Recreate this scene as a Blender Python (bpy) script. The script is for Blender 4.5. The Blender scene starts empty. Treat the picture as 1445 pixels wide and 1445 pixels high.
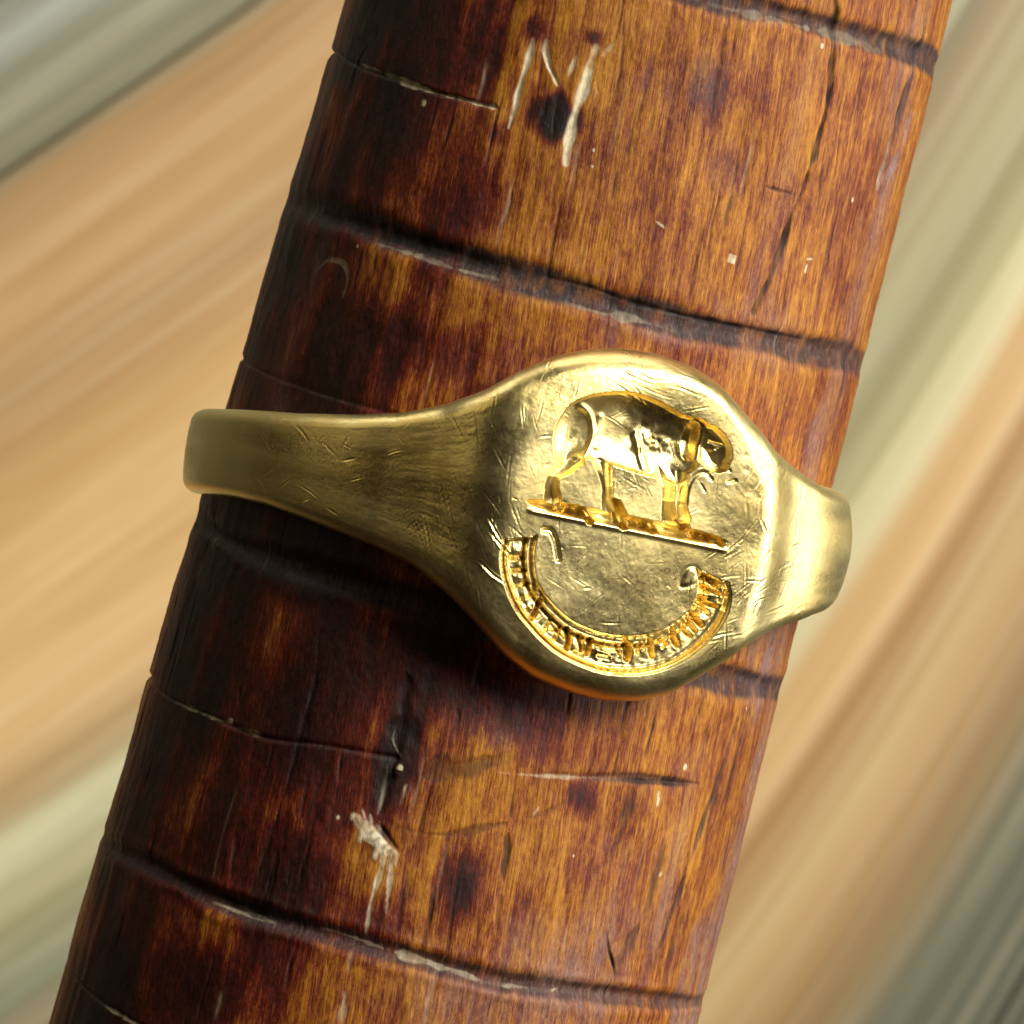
import bpy, math
import numpy as np
from mathutils import Vector

# ----------------------------------------------------------------------------
# One Blender unit is one millimetre.
# ----------------------------------------------------------------------------
sc = bpy.context.scene
sc.unit_settings.system = 'METRIC'
sc.unit_settings.scale_length = 0.001
sc.unit_settings.length_unit = 'MILLIMETERS'
COL = sc.collection
rng = np.random.default_rng(11)

D = 140.0                 # camera height above the stick's axis
FIELD = 31.4              # width of the view at the stick's axis
MM = FIELD / 1445.0

# ---- camera
cam = bpy.data.cameras.new('camera')
co = bpy.data.objects.new('camera', cam); COL.objects.link(co)
co.location = (0, 0, D)
cam.sensor_width = 36
cam.lens = 36 * D / FIELD
cam.clip_start = 1; cam.clip_end = 3000
cam.dof.use_dof = True
cam.dof.focus_distance = D - 7.0
cam.dof.aperture_fstop = 0.001 * cam.lens / .85
sc.camera = co

# ---- dim room round the table
w = bpy.data.worlds.new('World'); sc.world = w; w.use_nodes = True
bg = w.node_tree.nodes['Background']
bg.inputs[0].default_value = (0.62, 0.42, 0.24, 1)
bg.inputs[1].default_value = 0.022

# ---- lamps: a window up and to the right, a low cool window to the right,
#      and an added, unseen spot lamp making the pool of light on the table
def area(name, loc, target, size, size_y, power, col):
    l = bpy.data.lights.new(name, 'AREA'); l.shape = 'RECTANGLE'
    l.size = size; l.size_y = size_y; l.energy = power; l.color = col
    o = bpy.data.objects.new(name, l); COL.objects.link(o)
    o.location = loc
    o.rotation_euler = (Vector(target) - Vector(loc)).to_track_quat('-Z', 'Y').to_euler()
    return o
area('window_light', (245, 145, 205), (0, 0, 0), 150, 130, 1.8e6, (1.0, 0.96, 0.85))
area('far_window_light', (70, 340, 10), (0, 0, 0), 200, 110, 3.2e5, (1.0, 0.96, 0.88))
area('added_edge_light', (-175, 320, 25), (0, 0, 0), 130, 60, 1.6e5, (1.0, 0.95, 0.84))  # added lamp, brightens the upper edge of the band's left part
area('side_window_light', (330, -30, -15), (0, 0, 0), 150, 200, 5.5e5, (1.0, 0.97, 0.93))
area('added_left_light', (-270, 170, 120), (0, 0, 0), 180, 140, 7.5e4, (1.0, 0.82, 0.42))  # added unseen lamp, gives the left of the band a warm reflection
sp = bpy.data.lights.new('added_table_spot', 'SPOT'); sp.energy = 1.3e7
sp.spot_size = math.radians(14.0); sp.spot_blend = 1.0; sp.shadow_soft_size = 25
sp.color = (1.0, 0.96, 0.86)
so = bpy.data.objects.new('added_table_spot', sp); COL.objects.link(so)
so.location = (420, 270, 340)
so.rotation_euler = (Vector((-4, 1, -120)) - Vector(so.location)).to_track_quat('-Z', 'Y').to_euler()

sc.view_settings.view_transform = 'Standard'
sc.view_settings.look = 'None'
sc.view_settings.exposure = 0.0
sc.view_settings.gamma = 1.0
sc.cycles.use_denoising = True
sc.cycles.max_bounces = 8
sc.cycles.glossy_bounces = 5

# ----------------------------------------------------------------------------
# helpers
# ----------------------------------------------------------------------------
def tagged(o, label=None, cat=None, kind=None, group=None):
    if label: o['label'] = label
    if cat: o['category'] = cat
    if kind: o['kind'] = kind
    if group: o['group'] = group
    return o

def empty(name, loc=(0, 0, 0)):
    o = bpy.data.objects.new(name, None); COL.objects.link(o)
    o.location = loc; o.empty_display_size = 2
    return o

def grid_mesh(name, P, N, faces, mat, parent=None, attrs=None, custom=True):
    """one object from a subset of the faces of a big vertex grid"""
    used, inv = np.unique(faces.ravel(), return_inverse=True)
    V = P[used]; F = inv.reshape(faces.shape).astype(np.int32)
    me = bpy.data.meshes.new(name)
    me.vertices.add(len(V)); me.vertices.foreach_set('co', V.astype(np.float32).ravel())
    me.loops.add(F.size); me.loops.foreach_set('vertex_index', F.ravel())
    me.polygons.add(len(F))
    me.polygons.foreach_set('loop_start', np.arange(0, F.size, 4, dtype=np.int32))
    me.update(calc_edges=True)
    me.polygons.foreach_set('use_smooth', np.ones(len(F), bool))
    if attrs:
        for k, a in attrs.items():
            if a.ndim == 1:
                at = me.attributes.new(k, 'FLOAT', 'POINT'); at.data.foreach_set('value', a[used].astype(np.float32))
            else:
                at = me.attributes.new(k, 'FLOAT_VECTOR', 'POINT'); at.data.foreach_set('vector', a[used].astype(np.float32).ravel())
    me.materials.append(mat)
    if custom:
        me.normals_split_custom_set_from_vertices(N[used].tolist())
    o = bpy.data.objects.new(name, me); COL.objects.link(o)
    if parent: o.parent = parent
    return o

def fft_noise(shape, fy, fx, seed, power=0.0):
    """smooth random field; fy, fx = correlation lengths in samples"""
    r = np.random.default_rng(seed)
    a = np.fft.rfft2(r.normal(size=shape))
    ky = np.fft.fftfreq(shape[0])[:, None]; kx = np.fft.rfftfreq(shape[1])[None, :]
    k2 = (ky * fy) ** 2 + (kx * fx) ** 2
    filt = np.exp(-k2 * 9.0) if power == 0 else (1 + k2 * 40) ** (-power)
    b = np.fft.irfft2(a * filt, s=shape)
    return (b - b.mean()) / (b.std() + 1e-9)

def seg_dist(X, Y, pts):
    """distance to a polyline and position (0..1) along it"""
    best = np.full(X.shape, 1e9); t_at = np.zeros(X.shape)
    pts = np.asarray(pts, float)
    L = np.hypot(*(pts[1:] - pts[:-1]).T); T = max(L.sum(), 1e-9); acc = 0
    for (a, b, l) in zip(pts[:-1], pts[1:], L):
        d = b - a; q = ((X - a[0]) * d[0] + (Y - a[1]) * d[1]) / max(l * l, 1e-12)
        q = np.clip(q, 0, 1)
        e = np.hypot(X - a[0] - q * d[0], Y - a[1] - q * d[1])
        m = e < best
        best[m] = e[m]; t_at[m] = ((acc + q * l) / T)[m]
        acc += l
    return best, t_at

def poly_sdf(X, Y, pts):
    """signed distance to a closed polygon, positive inside"""
    pts = np.asarray(pts, float)
    d, _ = seg_dist(X, Y, np.vstack([pts, pts[:1]]))
    ins = np.zeros(X.shape, bool)
    n = len(pts)
    for i in range(n):
        x0, y0 = pts[i]; x1, y1 = pts[(i + 1) % n]
        if y0 == y1: continue
        c = ((y0 > Y) != (y1 > Y)) & (X < (x1 - x0) * (Y - y0) / (y1 - y0) + x0)
        ins ^= c
    return np.where(ins, d, -d)

def smooth_closed(pts, n=6, closed=True):
    """Catmull-Rom through the points"""
    pts = np.asarray(pts, float); m = len(pts); out = []
    rg = range(m) if closed else range(m - 1)
    for i in rg:
        if closed: p0, p1, p2, p3 = pts[i - 1], pts[i], pts[(i + 1) % m], pts[(i + 2) % m]
        else: p0, p1, p2, p3 = pts[max(i - 1, 0)], pts[i], pts[i + 1], pts[min(i + 2, m - 1)]
        for k in range(n):
            t = k / n
            out.append(0.5 * ((2 * p1) + (-p0 + p2) * t + (2 * p0 - 5 * p1 + 4 * p2 - p3) * t * t + (-p0 + 3 * p1 - 3 * p2 + p3) * t ** 3))
    if not closed: out.append(pts[-1])
    return np.array(out)

def smoothstep(x, a, b):
    t = np.clip((x - a) / (b - a), 0, 1); return t * t * (3 - 2 * t)

class NT:
    """small node-tree writer"""
    def __init__(s, name):
        s.m = bpy.data.materials.new(name); s.m.use_nodes = True
        s.t = s.m.node_tree; s.b = s.t.nodes['Principled BSDF']
    def n(s, typ, **kw):
        nd = s.t.nodes.new(typ)
        for k, v in kw.items():
            if hasattr(nd, k): setattr(nd, k, v)
        return nd
    def l(s, a, b): s.t.links.new(a, b)
    def attr(s, name, vec=False):
        nd = s.n('ShaderNodeAttribute', attribute_name=name)
        return nd.outputs['Vector'] if vec else nd.outputs['Fac']
    def mapping(s, v, scale=(1, 1, 1), rot=(0, 0, 0), loc=(0, 0, 0)):
        nd = s.n('ShaderNodeMapping'); s.l(v, nd.inputs[0])
        nd.inputs['Scale'].default_value = scale; nd.inputs['Rotation'].default_value = rot
        nd.inputs['Location'].default_value = loc
        return nd.outputs[0]
    def noise(s, v, scale=1, detail=4, rough=.55, dist=0):
        nd = s.n('ShaderNodeTexNoise'); s.l(v, nd.inputs['Vector'])
        nd.inputs['Scale'].default_value = scale; nd.inputs['Detail'].default_value = detail
        nd.inputs['Roughness'].default_value = rough; nd.inputs['Distortion'].default_value = dist
        return nd.outputs['Fac']
    def ramp(s, f, stops, interp='LINEAR'):
        nd = s.n('ShaderNodeValToRGB'); nd.color_ramp.interpolation = interp
        e = nd.color_ramp.elements
        while len(e) < len(stops): e.new(0.5)
        for el, (p, c) in zip(e, stops):
            el.position = p; el.color = (*c, 1) if len(c) == 3 else c
        s.l(f, nd.inputs[0]); return nd.outputs[0]
    def val(s, f, a, b, lo=0, hi=1):
        nd = s.n('ShaderNodeMapRange'); s.l(f, nd.inputs[0])
        for k, x in zip(range(1, 5), (a, b, lo, hi)): nd.inputs[k].default_value = x
        return nd.outputs[0]
    def mix(s, f, a, b, mode='MIX'):
        nd = s.n('ShaderNodeMix', data_type='RGBA', blend_type=mode)
        for inp, x in ((nd.inputs[0], f), (nd.inputs[6], a), (nd.inputs[7], b)):
            if hasattr(x, 'default_value') or hasattr(x, 'links'): s.l(x, inp)
            elif isinstance(x, (int, float)): inp.default_value = x
            else: inp.default_value = (*x, 1)
        return nd.outputs[2]
    def math(s, op, a, b=0.0):
        nd = s.n('ShaderNodeMath', operation=op)
        for inp, x in ((nd.inputs[0], a), (nd.inputs[1], b)):
            if isinstance(x, (int, float)): inp.default_value = x
            else: s.l(x, inp)
        return nd.outputs[0]
    def bump(s, h, strength, dist):
        nd = s.n('ShaderNodeBump'); s.l(h, nd.inputs['Height'])
        nd.inputs['Strength'].default_value = strength; nd.inputs['Distance'].default_value = dist
        s.l(nd.outputs[0], s.b.inputs['Normal']); return nd

def lin(r, g, b, k=1.0):
    return tuple(k * ((c / 255) / 12.92 if c / 255 < .04045 else ((c / 255 + .055) / 1.055) ** 2.4) for c in (r, g, b))

# ----------------------------------------------------------------------------
# materials
# ----------------------------------------------------------------------------
def gold_material(name, deep=False):
    t = NT(name)
    tc = t.n('ShaderNodeTexCoord').outputs['Object']
    big = t.noise(tc, .5, 4, .6)
    fine = t.noise(tc, 6.0, 6, .7)
    c = t.mix(t.val(big, .35, .65), (0.97, 0.75, 0.29), (1.0, 0.83, 0.39))
    c = t.mix(t.math('MULTIPLY', t.attr('recess_tone'), .45), c, (0.55, 0.36, 0.06))  # deeper cuts tinted darker and browner
    t.l(c, t.b.inputs['Base Color'])
    t.b.inputs['Metallic'].default_value = 1.0
    r = t.math('ADD', t.val(fine, .3, .7, .23, .33), t.math('MULTIPLY', t.attr('wear'), .12))
    t.l(r, t.b.inputs['Roughness'])
    pit = t.noise(tc, 11, 5, .75)
    h = t.math('ADD', t.math('MULTIPLY', t.noise(tc, 3.5, 3, .6), .4), t.math('MULTIPLY', pit, .9))
    t.bump(h, .5, .018)
    return t.m

def wood_material(name):
    t = NT(name)
    uv = t.attr('grain', True)            # x = along the stick, y = round it, in mm
    sh = t.mapping(uv, (1, 1, 1), (0, 0, .10))
    blotch = t.noise(t.mapping(uv, (.22, .40, 1)), 1.0, 8, .7, .5)
    streak = t.noise(t.mapping(sh, (.26, 3.6, 1)), 1.0, 8, .72, .5)
    fleck = t.noise(t.mapping(sh, (3.4, 10.0, 1)), 1.0, 8, .80, .2)
    hair = t.noise(t.mapping(sh, (1.1, 24, 1), loc=(1, 2, 0)), 1.0, 4, .7)
    cloud = t.noise(t.mapping(uv, (.7, 1.0, 1), loc=(9, 4, 0)), 1.0, 5, .65, .8)
    f = t.math('ADD', t.math('MULTIPLY', blotch, .60), t.math('MULTIPLY', streak, .85))
    f = t.math('ADD', f, t.math('MULTIPLY', fleck, .75))
    f = t.math('ADD', f, t.math('MULTIPLY', cloud, .36))
    f = t.math('ADD', f, t.math('MULTIPLY', t.math('SUBTRACT', hair, .5), .75))
    f = t.math('SUBTRACT', f, t.math('MULTIPLY', t.math('MULTIPLY', t.attr('stain_shade'), t.val(t.math('ADD', streak, cloud), .75, 1.2, .55, 1.2)), .75))
    c = t.ramp(t.val(f, .81, 1.68), [
        (0.0, (.010, .001, .0006)), (.20, (.045, .0030, .001)), (.36, (.135, .010, .0012)),
        (.50, (.27, .068, .006)), (.66, (.46, .170, .011)), (.84, (.62, .28, .026)), (1.0, (.72, .40, .07))])
    # greyed, purplish wear where the varnish has gone
    grey = t.noise(t.mapping(sh, (.35, 1.6, 1), loc=(3, 7, 0)), 1.0, 6, .65, .4)
    wear = t.math('MULTIPLY', t.attr('worn'), t.val(grey, .32, .58))
    c = t.mix(wear, c, t.ramp(fleck, [(.3, (.10, .045, .040)), (.5, (.27, .15, .13)), (.7, (.42, .30, .24))]))
    dirt = t.ramp(fleck, [(.35, (.010, .004, .004)), (.52, (.045, .022, .022)), (.68, (.17, .12, .12))])
    c = t.mix(t.attr('dirt'), c, dirt)
    pale = t.ramp(fleck, [(.3, (.50, .36, .18)), (.5, (.85, .72, .48)), (.7, (.92, .85, .68))])
    c = t.mix(t.attr('pale'), c, pale)
    c = t.mix(t.attr('crack_shade'), c, (.008, .002, .001))
    t.l(c, t.b.inputs['Base Color'])
    t.b.inputs['IOR'].default_value = 1.5
    r = t.math('ADD', t.val(fleck, .3, .7, .34, .56), t.math('MULTIPLY', t.math('MAXIMUM', t.attr('worn'), t.attr('dirt')), .10))
    t.l(r, t.b.inputs['Roughness'])
    t.b.inputs['Specular IOR Level'].default_value = .32
    t.b.inputs['Coat Weight'].default_value = .05
    t.b.inputs['Coat Roughness'].default_value = .30
    h = t.math('ADD', t.math('MULTIPLY', streak, .5), t.math('MULTIPLY', fleck, .7))
    t.bump(h, .55, .10)
    return t.m

GOLD = gold_material('worn_gold')
WOOD = wood_material('stained_wood')

# ----------------------------------------------------------------------------
# the wooden stick: a tapered cylinder whose axis runs up and to the right
# ----------------------------------------------------------------------------
AX = math.radians(15.1)
S = np.array([math.sin(AX), math.cos(AX), 0.0])
Pd = np.array([math.cos(AX), -math.sin(AX), 0.0])
Zd = np.array([0, 0, 1.0])
def R_of(s): return 9.285 - .0194 * s

def on_stick(px, py):
    """measured point of the photograph -> (along, round) in mm on the stick"""
    px = np.asarray(px, float); py = np.asarray(py, float)
    x0 = (px - 722.5) * MM; y0 = (722.5 - py) * MM
    z = 0 * x0
    for _ in range(12):
        k = (D - z) / D
        s = k * (x0 * S[0] + y0 * S[1]); p = k * (x0 * Pd[0] + y0 * Pd[1])
        R = R_of(s); th = np.arcsin(np.clip(p / R, -.999, .999)); z = R * np.cos(th)
    return s, th * 9.3

fine = np.linspace(-17.6, 17.6, 960)
s_ax = np.concatenate([np.linspace(-62, -18.2, 40), fine, np.linspace(18.2, 62, 40)])
c_front = np.linspace(-math.pi / 2 * 1.06, math.pi / 2 * 1.06, 740)
c_back = np.linspace(c_front[-1], c_front[0] + 2 * math.pi, 60)[1:-1]
th_ax = np.concatenate([c_front, c_back])
NS, NC = len(s_ax), len(th_ax)
SS, TH = np.meshgrid(s_ax, th_ax, indexing='ij')
CC = TH * 9.3

H = np.zeros((NS, NC)); dirt = np.zeros_like(H); pale = np.zeros_like(H)
crack_shade = np.zeros_like(H); stain_shade = np.zeros_like(H); worn = np.zeros_like(H)
region = np.zeros((NS, NC), int)          # 0 shaft, then one number per groove or mark
region_name = {0: 'shaft'}

n_med = fft_noise((NS, NC), 26, 26, 1)
n_fin = fft_noise((NS, NC), 7, 4, 2)
n_long = fft_noise((NS, NC), 70, 5, 3)
n_mic = fft_noise((NS, NC), 2.5, 1.6, 4)
n_edge = fft_noise((NS, NC), 10, 10, 5)
H += .018 * n_med + .010 * n_long + .004 * n_fin + .0022 * n_mic

def window(pts, pad):
    pts = np.asarray(pts)
    i = np.where((s_ax > pts[:, 0].min() - pad) & (s_ax < pts[:, 0].max() + pad))[0]
    j = np.where((th_ax * 9.3 > pts[:, 1].min() - pad) & (th_ax * 9.3 < pts[:, 1].max() + pad))[0]
    if len(i) == 0 or len(j) == 0: return None
    return np.s_[i[0]:i[-1] + 1, j[0]:j[-1] + 1]

def line(px_pts, width, depth, attr=None, amount=1.0, taper=True, name=None, rag=.35, ends=None, prof=2.0, lip=0.0):
    pts = np.array(px_pts, float)
    s, c = on_stick(pts[:, 0], pts[:, 1])
    P = smooth_closed(np.stack([s, c], 1), 6, False)
    if ends == 'both':
        P = np.vstack([[P[0, 0] + .10, P[0, 1] - 3.0], P, [P[-1, 0] - .05, P[-1, 1] + 3.0]])
    elif ends == 'left': P = np.vstack([[P[0, 0] + .10, P[0, 1] - 3.0], P])
    elif ends == 'right': P = np.vstack([P, [P[-1, 0] - .05, P[-1, 1] + 3.0]])
    W = width * MM / 2
    sl = window(P, W * 3 + .3)
    if sl is None: return
    d, t = seg_dist(SS[sl], CC[sl], P)
    env = np.ones_like(t)
    if taper is True: env = np.sqrt(np.clip(np.sin(np.pi * np.clip(t, .001, .999)), 0, 1))
    elif callable(taper): env = taper(t)
    ww = W * (.35 + .65 * env) * (1 + (rag * n_edge[sl] * .5 + rag * .35 * n_fin[sl] if name != 'groove' else rag * (.7 * n_med[sl] + .12 * n_fin[sl])))
    ww = np.maximum(ww, 1e-3)
    q = d / ww
    g = np.exp(-q ** prof * 1.2)
    dscale = (1 - .75 * smoothstep(np.abs(TH[sl]), 1.0, 1.45)) if ends == 'both' else 1.0
    H[sl] -= dscale * depth * g * env * (1 + (.08 if name == 'groove' else .22) * n_fin[sl])
    if lip: H[sl] += lip * np.exp(-((q - 1.7) / .5) ** 2) * env
    if attr is not None:
        m = amount * env * (1 - smoothstep(q, .75, 1.35))
        attr[sl] = np.maximum(attr[sl], np.clip(m, 0, 1))
    if name:
        k = len(region_name); region_name[k] = name
        rr = region[sl]; rr[(q < 1.05) & (env > .12)] = k; region[sl] = rr

def blob(px, py, rx, ry, attr, amount, ang=0.0, depth=0.0, rag=.5, soft=(.55, 1.35)):
    s, c = on_stick(px, py)
    rx, ry = rx * MM, ry * MM
    sl = window(np.array([[s, c]]), max(rx, ry) * 2.4)
    if sl is None: return
    a = math.radians(ang)
    u = (SS[sl] - s) * math.cos(a) + (CC[sl] - c) * math.sin(a)
    v = -(SS[sl] - s) * math.sin(a) + (CC[sl] - c) * math.cos(a)
    q = np.hypot(u / rx, v / ry) * (1 + rag * (.45 * n_edge[sl] + .3 * n_fin[sl] if soft[0] > .2 else .22 * n_med[sl] + .16 * n_long[sl] + .05 * n_fin[sl]))
    m = 1 - smoothstep(q, soft[0], soft[1])
    attr[sl] = np.maximum(attr[sl], amount * m)
    H[sl] -= depth * m

# --- scored size lines (wide ones filled with dark dirt, narrow ones between them)
line([(560, -78), (700, -50), (860, -30), (1020, 2), (1100, 18), (1180, 42), (1250, 62), (1310, 82)], 30, .16, dirt, .95, False, 'groove', ends='both', prof=2.6, lip=.008, rag=.18)
line([(410, 280), (500, 312), (600, 348), (670, 370), (740, 392), (820, 415), (900, 440), (980, 460), (1060, 476), (1130, 492), (1203, 506)], 36, .19, dirt, 1.0, lambda t: .60 + .40 * np.sin(np.pi * t) ** .5, 'groove', ends='both', prof=2.6, lip=.010, rag=.18)
line([(285, 735), (330, 768), (450, 810), (560, 842), (640, 870), (740, 895), (860, 925), (970, 948), (1040, 962), (1096, 972)], 34, .17, dirt, .95, False, 'groove', ends='both', prof=2.6, lip=.008, rag=.18)
line([(150, 1190), (200, 1215), (300, 1266), (390, 1298), (450, 1315), (530, 1337), (620, 1362), (700, 1384), (790, 1396), (900, 1408), (985, 1414)], 24, .19, dirt, .85, lambda t: .55 + .45 * np.sin(np.pi * t) ** .5, 'groove', ends='both', prof=2.4, lip=.018, rag=.22)
left_deep = lambda t: np.clip(1 - t * 3.2, .22, 1)
line([(474, 72), (500, 90), (560, 113), (630, 135), (700, 152)], 15, .24, dirt, .55, left_deep, 'groove', ends='left')
line([(342, 506), (365, 522), (410, 540), (470, 560), (560, 585)], 15, .24, dirt, .55, left_deep, 'groove', ends='left')
line([(213, 958), (240, 985), (300, 1012), (370, 1040), (460, 1052), (560, 1070)], 14, .22, dirt, .6, left_deep, 'groove', ends='left')
line([(96, 1364), (120, 1395), (160, 1424), (230, 1462)], 14, .22, dirt, .5, left_deep, 'groove', ends='left')
line([(690, 1082), (760, 1092), (830, 1096), (900, 1098), (985, 1106)], 16, .07, dirt, .85, lambda t: np.clip(t * 1.6 - .15, .05, 1) * np.clip((1 - t) * 8, 0, 1), 'groove')
# dark edges and pale, dirty lips along the wide lines
line([(760, 388), (830, 404), (900, 428), (980, 448), (1060, 464), (1150, 482)], 7, .05, crack_shade, .9, True)
line([(450, 300), (600, 345), (740, 385)], 20, .03, crack_shade, .85, True, rag=.1)
line([(520, 340), (580, 358), (640, 378), (735, 402)], 4, .02, pale, .2, True, rag=1.4)
line([(790, 425), (840, 440), (900, 452), (960, 470)], 7, -.01, pale, .16, True, rag=1)
line([(1000, 5), (1080, 25), (1170, 48), (1250, 76)], 10, -.01, pale, .15, True, rag=1)
line([(440, 1306), (500, 1324), (560, 1345), (640, 1370), (700, 1390), (760, 1396)], 5, -.012, pale, .34, True, rag=1.6)
line([(300, 1262), (340, 1278), (388, 1298)], 16, .03, crack_shade, .8, True)
line([(296, 1272), (330, 1284), (385, 1302)], 4, -.01, pale, .5, True, rag=1)

# --- pale knife cuts (the carved letter at the top and the lines beside it)
line([(752, 56), (744, 90), (733, 120), (727, 150), (718, 180)], 9, .05, pale, 1.0, lambda t: .50 + .50 * np.sin(np.pi * t) ** .7, 'carved_mark', rag=.4)
line([(771, 58), (769, 72), (774, 92), (780, 104), (787, 120)], 8, .06, pale, .95, lambda t: .50 + .50 * np.sin(np.pi * t) ** .7, 'carved_mark', rag=.4)
line([(841, 66), (832, 95), (822, 130), (812, 162), (803, 200), (799, 230)], 10, .06, pale, 1.0, lambda t: .50 + .50 * np.sin(np.pi * t) ** .7, 'carved_mark', rag=.45)
line([(816, 76), (808, 92), (801, 108)], 4, .03, pale, .5, True, rag=1)
line([(876, 50), (862, 66), (848, 80)], 5, .03, pale, .45, True, rag=1)
line([(505, 88), (560, 110), (615, 131), (650, 139), (697, 151)], 5, .03, pale, .75, lambda t: .35 + .65 * t, None, rag=1.2)
line([(240, 988), (275, 1002), (310, 1016), (325, 1017)], 4, .02, pale, .55, lambda t: t, rag=1.2)
line([(334, 1026), (350, 1030), (366, 1038)], 7, .02, pale, .55, True, rag=1.2)
line([(145, 1418), (175, 1436), (200, 1450)], 3, .02, pale, .4, True, rag=1)
# torn white chip with ribs across it
line([(503, 1152), (514, 1164), (522, 1176), (534, 1188), (547, 1197), (558, 1206)], 12, -.07, pale, 1.0, lambda t: .35 + .65 * np.sin(np.pi * t) ** .6, 'torn_fibre', rag=.75)
for (a, b) in (((510, 1140), (516, 1160)), ((522, 1148), (524, 1170)), ((534, 1158), (536, 1182)), ((512, 1172), (506, 1190)), ((532, 1192), (528, 1214)), ((543, 1200), (538, 1226)), ((552, 1204), (549, 1232)), ((560, 1208), (556, 1222)), ((500, 1146), (494, 1158))):
    line([a, b], 4, -.03, pale, .7, True, rag=.8)
for (a, b) in (((516, 1180), (532, 1170)), ((524, 1190), (541, 1180)), ((536, 1200), (550, 1188)), ((545, 1206), (556, 1196))):
    line([a, b], 3.0, .05, crack_shade, .35, True)
line([(530, 1160), (545, 1178), (560, 1200)], 9, .10, crack_shade, .95, True)
line([(543, 1212), (530, 1250), (522, 1285), (516, 1320)], 4, .03, pale, .55, True, rag=1)
line([(553, 1212), (549, 1250), (545, 1290)], 3, .02, pale, .45, True, rag=1)
line([(548, 1078), (541, 1120), (532, 1150)], 4, .03, pale, .45, True, rag=1)
line([(578, 1090), (572, 1112), (565, 1135)], 5, .03, pale, .5, True, rag=1)
line([(495, 1340), (490, 1380), (480, 1445)], 6, .03, pale, .35, True, rag=1.2)
for (x, y, r) in ((598, 145, 3), (505, 348, 3.2), (477, 1153, 2.6), (836, 235, 2.6), (1032, 365, 2.4), (968, 1082, 3), (932, 1234, 2.5),
                  (838, 212, 2.5), (1202, 282, 3), (809, 1208, 2), (1052, 999, 2), (1160, 65, 4), (565, 1082, 1.8)):
    blob(x, y, r, r * .8, pale, .95, rag=.9)
for (p, q) in (((925, 312), (938, 322)), ((1138, 366), (1150, 365)), ((780, 1400), (790, 1396)), ((1140, 372), (1136, 386)), ((930, 1115), (926, 1138)), ((752, 1152), (762, 1138))):
    line([p, q], 2.6, 0, pale, .8, True)
line([(556, 1030), (554, 1045), (560, 1060), (566, 1068)], 2.2, -.03, pale, .9, True)
# short worn outline on the left, under the first wide line
line([(433, 412), (447, 382), (465, 366), (485, 374), (490, 395), (484, 420)], 4, .01, pale, .22, True, rag=1)

# --- long splits in the wood, and one painted-in shadow band
line([(1178, -30), (1178, 30), (1176, 75), (1172, 130), (1163, 170), (1150, 215), (1136, 262), (1120, 300), (1106, 345), (1088, 390), (1066, 440)], 10, .10, crack_shade, .80, lambda t: .55 + .45 * np.sin(np.pi * t), rag=.7)
line([(1075, 262), (1105, 270), (1128, 276)], 5, .03, crack_shade, .7, True)
line([(1310, 0), (1300, 60), (1280, 130), (1262, 190), (1244, 260)], 12, .08, crack_shade, .55, True, rag=.8)
line([(1340, 0), (1325, 60), (1310, 130), (1290, 210)], 5, .06, crack_shade, .8, True)
line([(1205, 470), (1190, 540), (1177, 610), (1163, 680)], 4, .05, crack_shade, .85, True)
line([(1190, 420), (1180, 470), (1168, 500)], 4, .05, crack_shade, .7, True)
line([(1062, 985), (1040, 1060), (1022, 1130), (1000, 1200)], 5, .05, crack_shade, .75, True)
line([(1046, 990), (1030, 1050), (1010, 1110), (985, 1180), (965, 1240), (940, 1310), (918, 1380)], 8, .07, crack_shade, .7, True, rag=.8)
line([(940, 1180), (925, 1240), (905, 1300), (880, 1350), (862, 1390)], 14, .05, crack_shade, .55, True, rag=.8)
line([(975, 1260), (955, 1320), (935, 1370)], 12, .05, crack_shade, .55, True, rag=.8)
line([(892, 1110), (884, 1150), (870, 1190), (860, 1225)], 13, .05, crack_shade, .65, True, rag=.8)
line([(925, 990), (920, 1030), (908, 1070)], 4, .04, crack_shade, .8, True)
line([(730, 1070), (722, 1140), (712, 1230), (700, 1320), (690, 1345)], 9, .04, crack_shade, .6, True, rag=.8)
line([(855, 1300), (860, 1340), (868, 1370), (866, 1390)], 4, .05, crack_shade, .8, True)
line([(575, 920), (570, 990), (560, 1060), (545, 1110), (535, 1150)], 20, .07, crack_shade, .75, True, rag=.9)
line([(450, 890), (445, 960), (425, 1030), (405, 1110), (375, 1200), (350, 1270)], 8, .04, crack_shade, .6, True, rag=.9)
line([(615, 1240), (608, 1290), (595, 1345)], 5, .04, crack_shade, .7, True)
line([(560, 1168), (620, 1178), (680, 1168), (760, 1150), (800, 1128)], 7, .015, crack_shade, .42, True, rag=.9)
line([(540, 1100), (600, 1092), (660, 1076), (720, 1068)], 24, .03, crack_shade, .45, True, rag=.9)  # dark band painting in the cast shadow of the ring's head
line([(880, 30), (878, 80), (868, 140)], 4, .03, crack_shade, .7, True)
line([(915, 110), (905, 150), (893, 190)], 3, .03, crack_shade, .6, True)
line([(1060, 140), (1045, 210), (1030, 290), (1005, 360)], 4, .02, crack_shade, .5, True)
line([(520, 60), (500, 100), (492, 140)], 8, .05, crack_shade, .5, True, rag=.8)
line([(870, 1100), (990, 1106)], 5, .04, crack_shade, .6, True)
line([(700, 1090), (780, 1096), (850, 1098)], 3, -.005, pale, .35, True, rag=1)
# nicks on the right-hand edge of the stick
line([(1290, 150), (1275, 200), (1252, 250), (1240, 300)], 26, .12, worn, 1.0, True, rag=.9)
line([(1262, 180), (1250, 230), (1240, 270)], 8, .05, pale, .30, True, rag=1)
blob(1243, 368, 4, 3, crack_shade, .9, depth=.05)
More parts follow.
